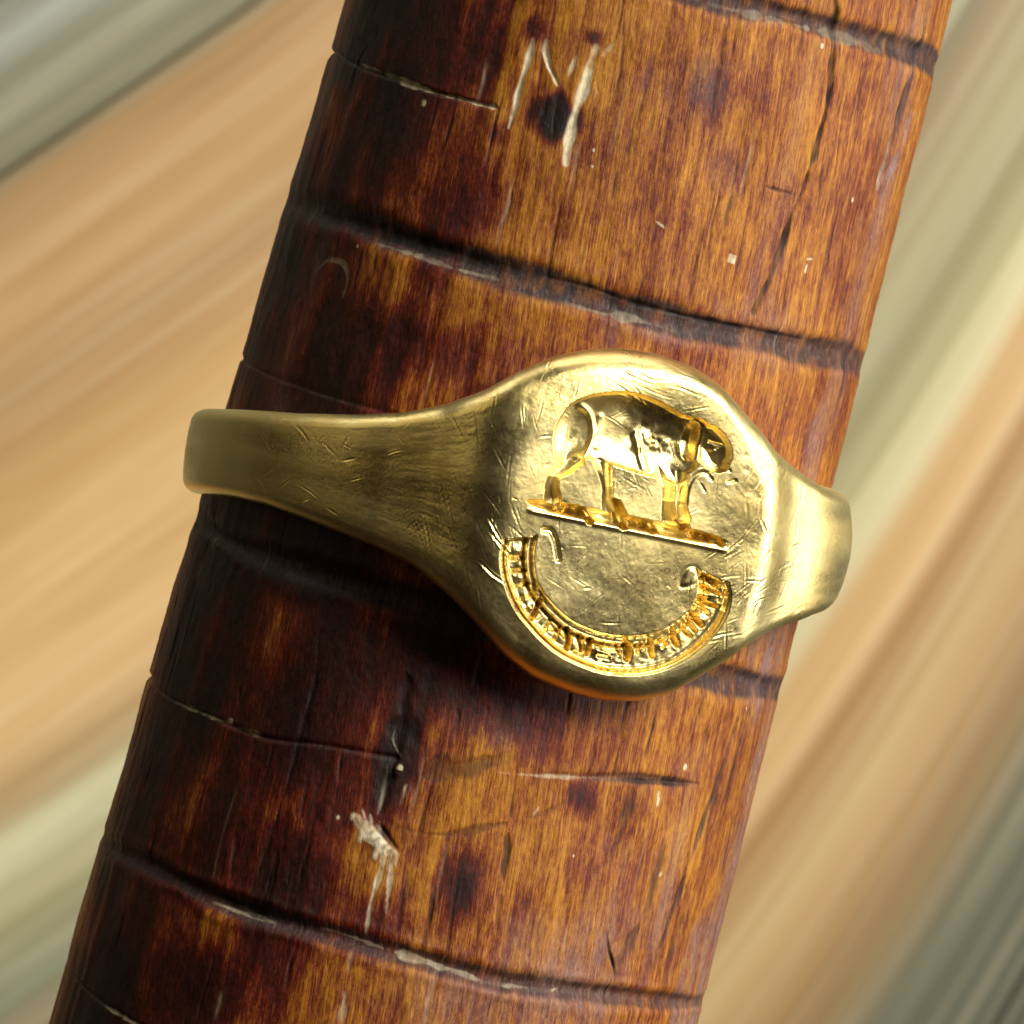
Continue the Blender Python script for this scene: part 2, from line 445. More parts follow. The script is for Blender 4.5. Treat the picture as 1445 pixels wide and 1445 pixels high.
# many faint grain splits at random
for i in range(230):
    s0 = rng.uniform(-17, 17); c0 = rng.uniform(-14, 14); Ls = rng.uniform(.5, 3.2)
    n = 5; ss = s0 + np.linspace(0, Ls, n); cc = c0 - .06 * Ls * np.linspace(0, 1, n) + np.cumsum(rng.normal(0, .04, n))
    P = np.stack([ss, cc], 1); W = rng.uniform(.02, .07)
    sl = window(P, .4)
    if sl is None: continue
    d, t = seg_dist(SS[sl], CC[sl], P); env = np.sin(np.pi * np.clip(t, 0, 1))
    g = np.exp(-(d / W) ** 2) * env
    if rng.random() < .78:
        H[sl] -= rng.uniform(.015, .05) * g; crack_shade[sl] = np.maximum(crack_shade[sl], rng.uniform(.3, .75) * g)
    else:
        H[sl] -= .015 * g; pale[sl] = np.maximum(pale[sl], rng.uniform(.06, .28) * g)

# --- stains, and broad dark blobs painting shade into the left flank
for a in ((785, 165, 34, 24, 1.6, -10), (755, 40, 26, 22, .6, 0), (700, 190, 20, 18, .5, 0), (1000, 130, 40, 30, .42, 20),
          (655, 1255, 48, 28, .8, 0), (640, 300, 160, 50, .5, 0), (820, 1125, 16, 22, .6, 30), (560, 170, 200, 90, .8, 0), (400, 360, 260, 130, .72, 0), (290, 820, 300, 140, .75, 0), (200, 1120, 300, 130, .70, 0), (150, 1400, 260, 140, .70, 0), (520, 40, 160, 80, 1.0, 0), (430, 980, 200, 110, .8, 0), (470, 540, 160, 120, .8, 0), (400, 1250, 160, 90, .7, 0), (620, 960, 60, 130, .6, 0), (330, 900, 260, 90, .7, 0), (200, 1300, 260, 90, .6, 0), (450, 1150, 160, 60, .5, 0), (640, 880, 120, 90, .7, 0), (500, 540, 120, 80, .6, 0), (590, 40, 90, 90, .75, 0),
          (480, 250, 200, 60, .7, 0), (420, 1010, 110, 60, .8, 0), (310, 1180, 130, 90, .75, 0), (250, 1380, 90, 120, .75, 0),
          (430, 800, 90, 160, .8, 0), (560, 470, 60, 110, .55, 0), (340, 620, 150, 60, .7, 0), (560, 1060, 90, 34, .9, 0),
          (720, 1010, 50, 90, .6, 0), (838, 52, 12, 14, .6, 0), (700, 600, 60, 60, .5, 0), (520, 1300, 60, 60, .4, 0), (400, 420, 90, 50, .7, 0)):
    blob(a[0], a[1], a[2], a[3], stain_shade, a[4] * .85, a[5], rag=.9, soft=(0, 1.6))
# --- worn, greyed zones: the right flank, and around the lower wide line
for a in ((1280, 90, 110, 50, .6), (1240, 300, 160, 44, .5), (1190, 500, 160, 36, .6), (1150, 640, 90, 28, .9), (1085, 930, 90, 60, 1.0),
          (1070, 1080, 120, 40, .9), (1030, 1250, 160, 60, .9), (980, 1420, 90, 70, .9), (800, 1400, 60, 110, .8), (850, 1330, 60, 50, .6),
          (995, 120, 60, 40, .40), (1120, 200, 160, 20, .3), (940, 1250, 100, 30, .5), (700, 1420, 50, 130, .5), (1090, 480, 40, 90, .5),
          (930, 470, 14, 60, .6), (450, 150, 120, 34, .55), (430, 420, 120, 18, .35), (480, 20, 60, 60, .5), (700, 1040, 20, 40, .3)):
    blob(a[0], a[1], a[2], a[3], worn, a[4], rag=.9, soft=(.05, 1.7))

dirt *= np.clip(.92 + .18 * n_fin, 0, 1); dirt = np.clip(dirt, 0, 1)
pale = np.clip(pale * (1 + .25 * n_fin + .12 * n_mic), 0, 1)
crack_shade = np.clip(crack_shade * (1 + .2 * n_fin), 0, 1)

Rr = R_of(SS) + H
Pw = S[None, None] * SS[..., None] + Rr[..., None] * (np.sin(TH)[..., None] * Pd + np.cos(TH)[..., None] * Zd)

def grid_normals(P, closed_axis, flip=False):
    if closed_axis == 1:
        dv = np.roll(P, -1, 1) - np.roll(P, 1, 1)
        du = np.gradient(P, axis=0)
    else:
        du = np.roll(P, -1, 0) - np.roll(P, 1, 0)
        dv = np.gradient(P, axis=1)
    n = np.cross(du, dv); n /= np.linalg.norm(n, axis=2, keepdims=True) + 1e-12
    return -n if flip else n
Nw = grid_normals(Pw, 1)
if (Nw[NS // 2, 370] @ Zd) < 0: Nw = -Nw; FL = True
else: FL = False

idx = np.arange(NS * NC).reshape(NS, NC)
a = idx[:-1]; b = idx[1:]; a2 = np.roll(a, -1, 1); b2 = np.roll(b, -1, 1)
quads = np.stack([a, b, b2, a2], -1)
if FL: quads = quads[..., ::-1]
reg_f = region[:-1].copy()
stick = empty('ring_stick', (0, 0, 0))
tagged(stick, 'tapered red-brown wooden stick with dark scored size lines, held inside the gold ring', 'ring stick')
Pf = Pw.reshape(-1, 3); Nf = Nw.reshape(-1, 3)
coords = np.stack([SS, CC, 0 * SS], -1).reshape(-1, 3)
attrs = {'grain': coords, 'dirt': dirt.ravel(), 'pale': pale.ravel(), 'crack_shade': crack_shade.ravel(), 'stain_shade': stain_shade.ravel(), 'worn': worn.ravel()}
for k, nm in region_name.items():
    m = reg_f == k
    if m.sum() < 20: continue
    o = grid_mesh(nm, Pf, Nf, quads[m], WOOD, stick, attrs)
    if nm == 'torn_fibre': o['label'] = 'torn white chip of bare wood below the ring'
# sawn ends beyond the frame
for e, sgn in ((0, -1), (NS - 1, 1)):
    ring = Pw[e]; cen = ring.mean(0)
    V = np.vstack([ring, ring * .5 + cen * .5, cen[None] + 0 * ring])
    i = np.arange(NC); j = np.roll(i, -1)
    F = np.vstack([np.stack([i, j, j + NC, i + NC], 1), np.stack([i + NC, j + NC, j + 2 * NC, i + 2 * NC], 1)])
    if sgn < 0: F = F[:, ::-1]
    z = np.zeros(len(V))
    grid_mesh('sawn_end', V, V, F, WOOD, stick, {'grain': V * .2, 'dirt': z, 'pale': z, 'crack_shade': z, 'stain_shade': z, 'worn': z}, custom=False)

# ----------------------------------------------------------------------------
# the gold signet ring
# ----------------------------------------------------------------------------
B = math.radians(7.75); TAU = math.radians(1.6); PHI = math.radians(17.2)
A0 = np.array([math.sin(B), math.cos(B), 0]); U = np.array([math.cos(B), -math.sin(B), 0])
A = math.cos(TAU) * A0 + math.sin(TAU) * Zd
N0 = math.cos(TAU) * Zd - math.sin(TAU) * A0
C = np.array([.11, .467, 0.0])
RI = 9.42; ZF = 11.14

def proj(P):
    k = D / (D - P[..., 2])
    return 722.5 + P[..., 0] * k / MM, 722.5 - P[..., 1] * k / MM

deg = math.degrees
_ph = np.radians([-180, -130, -110, -90, -70, -50, -38, -30, -25, -21, -15, 0, 15, 20, 24, 28, 34, 42, 55, 70, 85, 110, 140, 180])
_rs = np.array([10.2, 10.2, 10.2, 10.22, 10.36, 10.66, 10.96, 11.36, 11.85, 12.35, 13.0, 13.6, 13.1, 12.3, 11.88, 11.62, 11.34, 11.06, 10.62, 10.28, 10.2, 10.2, 10.2, 10.2])
def r_shoulder(phi):
    x = np.linspace(-math.pi, math.pi, 1441)
    y = np.interp(x, _ph, _rs)
    k = np.exp(-np.linspace(-2.2, 2.2, 17) ** 2); k /= k.sum()
    y = np.convolve(np.pad(y, 8, mode='edge'), k, 'valid')
    return np.interp(phi, x, y)
def smin(a, b, k):
    h = np.clip(.5 + .5 * (b - a) / k, 0, 1)
    return b * (1 - h) + a * h - k * h * (1 - h)
def r_base(phi):
    cp = np.cos(phi)
    plane = np.where(cp > .5, ZF / np.maximum(cp, .5), 99)
    return smin(r_shoulder(phi), plane, 1.05 - .40 * smoothstep(phi, -.1, .25))
def rho(phi): return .40 + .30 * np.exp(-(phi / math.radians(30)) ** 2)

def ring_pt(theta, r, y):
    theta, r, y = np.broadcast_arrays(theta, r, y)
    return C + (r * np.cos(theta))[..., None] * N0 + (r * np.sin(theta))[..., None] * U + y[..., None] * A

def solve_edge(pts):
    out = []
    for (px, py) in pts:
        best = None
        for t0 in np.radians(np.arange(-88, 89, 2.0)):
            pass
        th, y = math.asin(max(-.97, min(.97, ((px - 722.5) * MM - C[0]) / 11.3))), 0.0
        for _ in range(40):
            def f(th, y):
                ph = th - PHI
                r = float(r_base(np.array(ph)) - rho(np.array(ph)))
                q = proj(ring_pt(np.array(th), np.array(r), np.array(y)))
                return np.array([float(q[0]) - px, float(q[1]) - py])
            e = f(th, y)
            J = np.stack([(f(th + 1e-3, y) - e) / 1e-3, (f(th, y + 1e-3) - e) / 1e-3], 1)
            stp = np.linalg.solve(J, -e); stp[0] = np.clip(stp[0], -.15, .15)
            th = float(np.clip(th + stp[0], -1.52, 1.52)); y += stp[1]
        out.append((th, y))
    return np.array(sorted(out))

top_px = [(320, 577), (350, 578), (420, 583), (500, 585), (560, 582), (620, 571), (680, 551), (730, 524), (780, 503), (830, 493), (880, 491),
          (930, 499), (980, 517), (1020, 543), (1060, 588), (1100, 633), (1140, 666), (1165, 685)]
bot_px = [(330, 702), (380, 714), (430, 733), (480, 753), (530, 774), (580, 800), (630, 840), (670, 880), (710, 925), (750, 956), (800, 977),
          (850, 989), (900, 991), (950, 980), (1000, 951), (1060, 915), (1110, 888), (1150, 870)]
T_ = solve_edge(top_px); B_ = solve_edge(bot_px)
T_ = np.vstack([[-math.pi, 1.25], [-2.2, 1.25], [-1.75, 1.28], T_, [1.42, T_[-1, 1] - .25], [1.9, 1.4], [2.4, 1.25], [math.pi, 1.25]])
B_ = np.vstack([[-math.pi, -1.25], [-2.2, -1.25], [-1.75, -1.28], B_, [1.42, B_[-1, 1] + .25], [1.9, -1.4], [2.4, -1.25], [math.pi, -1.25]])
def smooth_tab(T, th):
    x = np.linspace(-math.pi, math.pi, 2401); y = np.interp(x, T[:, 0], T[:, 1])
    k = np.exp(-np.linspace(-2.2, 2.2, 33) ** 2); k /= k.sum()
    y = np.convolve(np.pad(y, 16, mode='edge'), k, 'valid')
    return np.interp(th, x, y)

r_ = math.radians
theta = np.concatenate([
    np.linspace(-math.pi, r_(-112), 40)[:-1], np.linspace(r_(-112), r_(-9), 330)[:-1],
    np.linspace(r_(-9), r_(43), 500)[:-1], np.linspace(r_(43), r_(100), 190)[:-1], np.linspace(r_(100), math.pi, 40)[:-1]])
NT_ = len(theta)
phi = theta - PHI; phi = (phi + math.pi) % (2 * math.pi) - math.pi
top = smooth_tab(T_, theta); bot = smooth_tab(B_, theta)
NV = 500
e = np.linspace(0, 1, NV)
v = .5 - .5 * (np.cos(np.pi * e) * .25 + (1 - 2 * e) * .75)      # a little denser at the edges
Y = bot[:, None] + (top - bot)[:, None] * v[None]
PH = phi[:, None] + 0 * Y; THr = theta[:, None] + 0 * Y
rb = r_base(PH)
# slope of the outline, so that the rounded edge keeps its width
ds = np.gradient(theta) * 10.8
st = np.gradient(top) / ds; sb = np.gradient(bot) / ds
dist = np.minimum((top[:, None] - Y) / np.sqrt(1 + st[:, None] ** 2), (Y - bot[:, None]) / np.sqrt(1 + sb[:, None] ** 2))
rh = rho(PH)
# face: flat oval table, falling away outside the oval
yc = float(np.interp(PHI, theta, (top + bot) / 2))
X_ = rb * np.sin(PH)
qa = np.hypot(X_ / 4.25, (Y - yc) / 4.75)
side = smoothstep(PH, r_(-6), r_(12))                   # left shoulder blends softly, right one is crisper
out_ = (qa - (.80 + .14 * side)) * 4.6
fall = (.34 + .20 * side) * np.where(out_ > 0, out_ ** 2 / (out_ + 1.2 - .55 * side), 0)
front = np.exp(-(PH / r_(37)) ** 4)
rr = rb - smin(fall, .7 + 0 * fall, .3) * front
vv = (Y - (top + bot)[:, None] / 2) / ((top - bot)[:, None] / 2)
rr -= vv ** 2 * (.10 + .32 * np.exp(-((PH - r_(75)) / r_(32)) ** 2)) * (1 - front)
# the table is very slightly domed by wear
rr -= .010 * (np.clip(qa, 0, 1) ** 2) * 4 * front
# lower edges a broader bevel on the side that faces away from the light
dd = np.clip(dist / rh, 0, 1)
rr -= rh * (1 - np.sqrt(np.clip(1 - (1 - dd) ** 2, 0, 1)))

# crossing of face and photograph: where each point of the table lies in the measured drawing
PX, PY = proj(ring_pt(THr, rr, Y))
dep = np.zeros_like(rr); recess_tone = np.zeros_like(rr); wearm = np.zeros_like(rr)
reg = np.zeros(rr.shape, int)
names = {0: ('band', None)}
m0 = fft_noise(rr.shape, 30, 30, 21); m1 = fft_noise(rr.shape, 8, 8, 22); m2 = fft_noise(rr.shape, 3.2, 3.2, 23); m3 = fft_noise(rr.shape, 60, 60, 24)

fi = np.where((theta > r_(-8)) & (theta < r_(42)))[0]
FS = np.s_[fi[0]:fi[-1] + 1, :]
x = PX[FS]; y = PY[FS]
bez = (qa[FS] < 1.0)
rg = reg[FS]; rg[bez] = 1; names[1] = ('bezel', None)
d = np.zeros_like(x)

def bowl(sd, width, depth, wall=3.0, power=.5):
    """cut with a short steep wall and a rounded floor"""
    t = np.clip(sd / width, 0, 1)
    return depth * (.42 * smoothstep(sd, -wall * .3, wall) + .58 * (1 - (1 - t) ** 2) ** power) * (sd > -wall)
def capsule(p, q, r0, r1):
    p = np.array(p, float); q = np.array(q, float); dd_ = q - p
    t = np.clip(((x - p[0]) * dd_[0] + (y - p[1]) * dd_[1]) / (dd_ @ dd_), 0, 1)
    return (r0 + (r1 - r0) * t) - np.hypot(x - p[0] - t * dd_[0], y - p[1] - t * dd_[1])
def ell(cx, cy, rx, ry, ang=0):
    a_ = math.radians(ang); u = (x - cx) * math.cos(a_) + (y - cy) * math.sin(a_); w_ = -(x - cx) * math.sin(a_) + (y - cy) * math.cos(a_)
    return (1 - np.hypot(u / rx, w_ / ry)) * min(rx, ry)
def stroke(pts, wd):
    q, t = seg_dist(x, y, smooth_closed(pts, 5, False)); return wd / 2 - q, t

# ---- the animal, sunk into the table
body = smooth_closed([(784, 649), (781, 632), (781, 612), (788, 592), (802, 573), (820, 562), (845, 555), (877, 552), (908, 557), (940, 571),
                      (968, 586), (990, 591), (1008, 604), (1022, 617), (1031, 634), (1030, 652), (1027, 664), (1012, 668), (1000, 662), (990, 655), (981, 664),
                      (970, 672), (966, 690), (955, 684), (936, 676), (922, 674), (896, 667), (862, 656), (844, 652), (828, 648),
                      (812, 658), (802, 664), (792, 662)], 4)
sd = poly_sdf(x, y, body)
an = bowl(sd, 40, .50, 4.0, .9)
hq = ell(811, 613, 30, 42, 14)
an += .05 * smoothstep(hq, 0, 22) * (sd > 0)                                                 # haunch
an -= .065 * np.exp(-((hq - 1.0) / 3.6) ** 2) * smoothstep(x, 812, 828) * (sd > 3)            # ridge in front of it
def limb(pts, rad, depth):
    P_ = smooth_closed(pts, 5, False); q_, t_ = seg_dist(x, y, P_)
    rr_ = np.interp(t_, np.linspace(0, 1, len(rad)), rad)
    return bowl(rr_ - q_, max(rad), depth, 2.2, .9)
an = np.maximum(an, limb([(806, 644), (797, 658), (784, 670), (779, 684), (780, 703)], [20, 15, 10, 9, 10.5, 12.5], .38))   # near hind leg
an -= .012 * np.exp(-((y - (672 + (x - 780) * .3)) / 2.5) ** 2) * (x < 800) * (an > .1)
an = np.maximum(an, limb([(850, 650), (854, 668), (857, 690), (857, 708), (862, 726)], [14, 9.5, 7.5, 8.5, 11], .34))          # far hind leg
an = np.maximum(an, limb([(932, 640), (939, 668), (944, 690), (943, 712), (945, 736)], [22, 16, 9.5, 9, 12], .44))         # near fore leg
an = np.maximum(an, limb([(962, 660), (964, 690), (962, 712), (966, 732)], [12, 8, 7, 9], .36))                           # far fore leg
an -= .012 * np.exp(-((y - 708) / 2.2) ** 2) * (np.abs(x - 944) < 11)
an = np.maximum(an, bowl(ell(1009, 630, 22, 34, -30), 20, .38, 4.0, .9))                      # head
ear = bowl(ell(983, 624, 11, 29, 8), 9, .26, 3)
an = an + ear * 1.15 * (sd > 2)
an -= .07 * np.exp(-((ell(985, 624, 13, 31, 8) / 3.6) ** 2)) * (sd > 4) * (x > 984)
an -= .045 * np.exp(-((x - 1018) / 9) ** 2 - ((y - 634) / 6) ** 2)                         # brow and eye
an += .05 * np.exp(-((x - 1020) / 3) ** 2 - ((y - 635) / 2) ** 2) + .035 * np.exp(-((y - 627 - .3 * (x - 1018)) / 1.6) ** 2) * (np.abs(x - 1018) < 9)
# ribs, flank folds, shaggy shoulder
an -= .07 * np.exp(-((capsule((905, 615), (915, 665), 2, 2) / 4) ** 2)) * (sd > 6)
an -= .05 * np.exp(-((capsule((852, 590), (845, 630), 1, 1) / 5) ** 2)) * (sd > 8)
sh_ = np.exp(-((x - 925) / 30) ** 2 - ((y - 628) / 22) ** 2)
an += sh_ * (.012 * m2[FS] + .022 * m1[FS]) * (sd > 4)
an += .006 * m1[FS] * (sd > 2)
am = an > .06
d = np.where(am, np.maximum(d, an), d)
rg[am & (rg == 1)] = 2; names[2] = ('engraved_animal', 'four-legged beast with a drooping ear cut into the gold face, walking right')
# shallow trial cuts in front of the animal
for pts, wd, dp in (([(1000, 668), (1018, 662), (1030, 664)], 3, .05), ([(968, 712), (971, 690), (980, 673), (994, 667), (1004, 676)], 5, .035), ([(990, 684), (995, 693)], 2.5, .03), ([(1028, 680), (1038, 678)], 4, .06)):
    s_, t_ = stroke(pts, wd); d += dp * smoothstep(s_, -1.5, 1.2) * bez

# ---- the twisted wreath below its feet
ga = np.array([742, 713.0]); gb = np.array([1026, 771.0]); gd = (gb - ga) / np.linalg.norm(gb - ga); gn = np.array([gd[1], -gd[0]])
gu = (x - ga[0]) * gd[0] + (y - ga[1]) * gd[1]; gv = (x - ga[0]) * gn[0] + (y - ga[1]) * gn[1]
GL = np.linalg.norm(gb - ga)
half = 8.5 * np.sqrt(np.clip(1 - ((gu - GL / 2) / (GL / 2)) ** 4, 0, 1))
sdg = np.minimum(half - np.abs(gv - 6), 14)
ntw = 6
cell = (gu + gv * 1.0) / GL * ntw
fr = cell - np.floor(cell)
rope = .20 + .26 * np.sin(np.pi * np.clip(fr, 0, 1)) ** .6
odd = (np.floor(cell) % 2)
rope = rope + .10 * odd - .10 * (fr < .12)
rope += .05 * np.sin(fr * 3 * 2 * np.pi) * (odd > 0)
wr = rope * smoothstep(sdg, -1.2, 4.5)
for (p, q, r0, dp) in (((862, 688), (880, 738), 10, .66), ((824, 729), (832, 735), 6, .50), ((908, 743), (920, 748), 6, .42), ((957, 735), (968, 745), 6, .5), ((1008, 765), (1020, 768), 4, .40)):
    wr = np.maximum(wr, bowl(capsule(p, q, r0 * .45, r0), r0 * .9, dp, 2.5) * (gv < 34))
wm = (wr > .05) & ~(am & (gv > 15)) & (gv > -10)
d = np.where(wm, np.maximum(d, wr), d)
for k in range(ntw):
    i_ = len(names); names[i_] = ('wreath_twist', None); rg[wm & (rg == 1) & (np.clip(np.floor(cell), 0, ntw - 1) == k) & (gu < GL - 2)] = i_
# raised burr along the lower side of the wreath
burr = np.exp(-((gv + 6) / 3.2) ** 2) * smoothstep(gu, 0, 12) * (1 - smoothstep(gu, GL - 8, GL + 6))
d -= .06 * burr * bez

# ---- the motto ribbon
outer = [(712, 762), (708, 785), (710, 809), (716, 830), (724, 850), (735, 868), (749, 885), (766, 903), (785, 919), (806, 931), (827, 940), (848, 947), (869, 950),
         (893, 951), (917, 948), (937, 943), (956, 935), (974, 924), (990, 911), (1005, 896), (1017, 880), (1026, 862), (1030, 842), (1027, 824)]
inner = [(757, 757), (752, 783), (755, 815), (764, 834), (775, 849), (790, 864), (806, 877), (824, 886), (843, 893), (860, 897), (877, 899),
         (897, 899), (917, 896), (937, 888), (956, 877), (970, 866), (981, 852), (987, 836), (988, 818), (984, 802)]
rib = np.vstack([smooth_closed(outer, 3, False), smooth_closed(inner, 3, False)[::-1]])
sr = poly_sdf(x, y, rib)
so_, to_ = stroke(outer, 2.0); si_, ti_ = stroke(inner, 2.0)
do_ = 1 - so_; di_ = 1 - si_                        # distances in px from outer / inner arc
rv = di_ / np.maximum(di_ + do_, 1)                 # 0 at the inner arc, 1 at the outer arc
floor_ = .17 * smoothstep(sr, -1, 3)
rm = (sr > 0) & bez
# a raised fillet just inside each edge with a dark line beyond it
fil = .13 * np.exp(-((di_ - 8) / 3.2) ** 2) * (sr > 0) + .07 * np.exp(-((do_ - 7) / 2.4) ** 2) * (sr > 0)
lt = -.07 * np.exp(-((do_ + 3.5) / 2.6) ** 2)       # burr outside
lines_ = .12 * np.exp(-((do_ - 1.5) / 1.6) ** 2) + .13 * np.exp(-((di_ - 14) / 2.2) ** 2) * (sr > 0) + .12 * np.exp(-((di_ + 1) / 2.0) ** 2)
rd = floor_ - fil
rd = rd + lines_ * (smoothstep(sr, -4, 0))
# letters: raised blocks parted by deep cuts; strokes follow the worn capitals
cuts = [([(720, 788), (738, 788)], 5, .15), ([(721, 806), (741, 805)], 4, .12), ([(727, 828), (747, 824)], 4, .12), ([(735, 846), (753, 838)], 4, .12),
        ([(742, 862), (751, 856)], 3, .10), ([(751, 872), (758, 858), (763, 846)], 6, .26), ([(753, 826), (757, 838)], 6, .18),
        ([(766, 892), (777, 876)], 3.5, .14), ([(772, 888), (786, 890)], 2.5, .10), ([(779, 880), (790, 893), (797, 900)], 3, .12), ([(782, 903), (791, 886)], 3, .12),
        ([(801, 888), (804, 904), (801, 915)], 7, .28), ([(818, 900), (821, 911), (822, 919)], 4, .18), ([(812, 920), (826, 925)], 2.5, .10),
        ([(835, 904), (833, 914), (831, 922)], 7, .28), ([(842, 912), (858, 919), (872, 918)], 2.5, .09), ([(846, 926), (862, 930)], 2.5, .08), ([(874, 913), (878, 924)], 3, .14),
        ([(885, 908), (889, 919), (888, 930)], 10, .30), ([(901, 910), (903, 922)], 3, .13), ([(909, 908), (911, 918)], 3, .12),
        ([(919, 905), (922, 917), (924, 926)], 8, .27), ([(934, 902), (944, 910)], 3, .13), ([(938, 914), (946, 906)], 3, .12),
        ([(951, 890), (953, 901), (959, 911)], 7, .27), ([(966, 882), (970, 892), (978, 898)], 4, .2), ([(973, 874), (979, 883), (985, 891)], 5, .22),
        ([(979, 868), (987, 876), (994, 883)], 6, .27), ([(988, 851), (999, 861), (1004, 868)], 3.5, .16), ([(990, 843), (1003, 853), (1014, 856)], 5, .22),
        ([(992, 828), (1004, 832), (1018, 838)], 5, .22), ([(994, 814), (1006, 818), (1016, 826)], 10, .24), ([(1020, 850), (1026, 838)], 3, .12)]
for pts, wd, dp in cuts:
    s_, t_ = stroke(pts, wd); rd = rd + dp * smoothstep(s_, -1.8, wd * .45) * (sr > 2)
bumps = [(731, 777, 8, 5), (734, 797, 6, 5), (734, 815, 9, 5), (742, 842, 6, 8), (751, 858, 8, 4), (812, 910, 6, 9), (826, 908, 4, 7), (853, 920, 14, 7), (896, 918, 5, 9),
         (912, 914, 5, 8), (935, 912, 8, 6), (962, 900, 6, 8), (990, 874, 9, 4), (1002, 840, 12, 4), (775, 893, 8, 7), (792, 900, 6, 8)]
for (cx, cy, rx_, ry_) in bumps:
    rd -= .085 * np.exp(-((x - cx) / rx_) ** 2 - ((y - cy) / ry_) ** 2)
rd += (.007 * m2[FS] + .006 * m1[FS]) * (sr > 2)
d = np.where(bez, d + rd * (sr > -4) + lt * (sr <= 0) * (do_ < 14), d)
# curled end of the ribbon on the right
curl = smooth_closed([(960, 828), (962, 812), (970, 801), (980, 799), (987, 806), (984, 820), (974, 828)], 4)
scu = poly_sdf(x, y, curl)
d += (.012 * np.exp(-((scu - .5) / 2.6) ** 2) - .035 * smoothstep(scu, 1, 8)) * bez
rg[(scu > 0) & (rg == 1)] = len(names); names[len(names)] = ('ribbon_curl', None)
k_rib = len(names); names[k_rib] = ('motto_ribbon', 'curved ribbon of worn motto capitals round the lower edge of the gold face')
mm_ = (sr > 0) & (rg == 1); rg[mm_] = k_rib
# one piece for every letter block, between the deep cuts
lim = [.02, .085, .135, .19, .245, .30, .40, .475, .535, .625, .675, .74, .79, .84, .90, .965]
letter_ids = []
for p_, q_ in zip(lim[:-1], lim[1:]):
    i_ = len(names); names[i_] = ('letter', None); letter_ids.append(i_)
    rg[(rg == k_rib) & (to_ > p_ + .004) & (to_ <= q_ - .004) & (di_ > 15) & (do_ > 7)] = i_
# small comma cut inside the ribbon, left
s_, t_ = stroke([(768, 748), (777, 750), (783, 762), (786, 776), (788, 789)], 6)
d += .085 * smoothstep(s_, -3, 2.5) * bez
i_ = len(names); names[i_] = ('comma_mark', None); rg[(s_ > 0) & (rg == 1)] = i_

# ---- wear: fine scratches on table and shoulders (real, shallow)
def scratches(n, xr, yr, ang, spread, ln, wd, dp, seed):
    r = np.random.default_rng(seed)
    for _ in range(n):
        cx = r.uniform(*xr); cy = r.uniform(*yr); a_ = math.radians(r.normal(ang, spread)); L_ = r.uniform(*ln)
        bend = r.normal(0, .02) * L_
        p = np.array([[cx - math.cos(a_) * L_ / 2, cy - math.sin(a_) * L_ / 2], [cx + bend * math.sin(a_), cy - bend * math.cos(a_)],
                      [cx + math.cos(a_) * L_ / 2, cy + math.sin(a_) * L_ / 2]])
        bb = (PX > p[:, 0].min() - 5) & (PX < p[:, 0].max() + 5) & (PY > p[:, 1].min() - 5) & (PY < p[:, 1].max() + 5)
        bb[:fi[0] - 300] = False
        ii, jj = np.where(bb & FRONT)
        if len(ii) == 0: continue
        q, t = seg_dist(PX[ii, jj], PY[ii, jj], p)
        w_ = r.uniform(*wd); g = np.exp(-(q / w_) ** 2) * np.sin(np.pi * np.clip(t, .02, .98))
        lipg = np.exp(-((q - 2 * w_) / w_) ** 2) * np.sin(np.pi * np.clip(t, .02, .98))
        dep[ii, jj] += (dp[0] + (dp[1] - dp[0]) * r.random() ** 2.2) * (g - .5 * lipg)
FRONT = np.abs(THr) < r_(85)
dep[FS] += d
reg[FS] = rg
scratches(36, (590, 700), (560, 860), 78, 9, (20, 90), (.9, 1.6), (.003, .012), 1)
scratches(22, (690, 760), (540, 780), 80, 20, (15, 60), (.8, 1.4), (.003, .008), 2)
scratches(46, (1050, 1135), (600, 900), 110, 22, (14, 50), (1.0, 1.9), (.004, .018), 3)
scratches(20, (1000, 1100), (740, 920), -20, 25, (14, 46), (1.0, 1.7), (.004, .015), 4)
scratches(90, (760, 1040), (500, 900), 0, 70, (10, 60), (.8, 1.4), (.003, .009), 5)
scratches(40, (340, 620), (590, 760), 90, 40, (10, 40), (.8, 1.5), (.003, .010), 6)
scratches(24, (860, 980), (500, 560), 20, 10, (20, 90), (.9, 1.6), (.003, .010), 7)
scratches(3, (690, 712), (740, 810), 50, 8, (40, 70), (1.2, 1.8), (.02, .03), 8)
# dents
r = np.random.default_rng(9)
for _ in range(90):
    cx = r.uniform(330, 1160); cy = r.uniform(510, 970); R_ = r.uniform(2, 6)
    sel = (np.abs(PX - cx) < 3 * R_) & (np.abs(PY - cy) < 3 * R_) & FRONT
    ii, jj = np.where(sel)
    if len(ii): dep[ii, jj] += r.uniform(.002, .010) * np.exp(-((PX[ii, jj] - cx) ** 2 + (PY[ii, jj] - cy) ** 2) / R_ ** 2)
low = .012 * m3 + .006 * m0 + .0016 * m1 + .0008 * m2
rfin = rr - dep + low * np.clip(dist / .4, .2, 1) * (.12 + .88 * front)
recess_tone[FS] = smoothstep(d, .20, .62) * np.clip(.55 + .35 * m1[FS], 0, 1) * .55 + (smoothstep(d, .30, .5) * (sr > 0)) * .35
recess_tone = np.clip(recess_tone, 0, 1)
wearm = np.clip(.5 + .4 * m0, 0, 1)

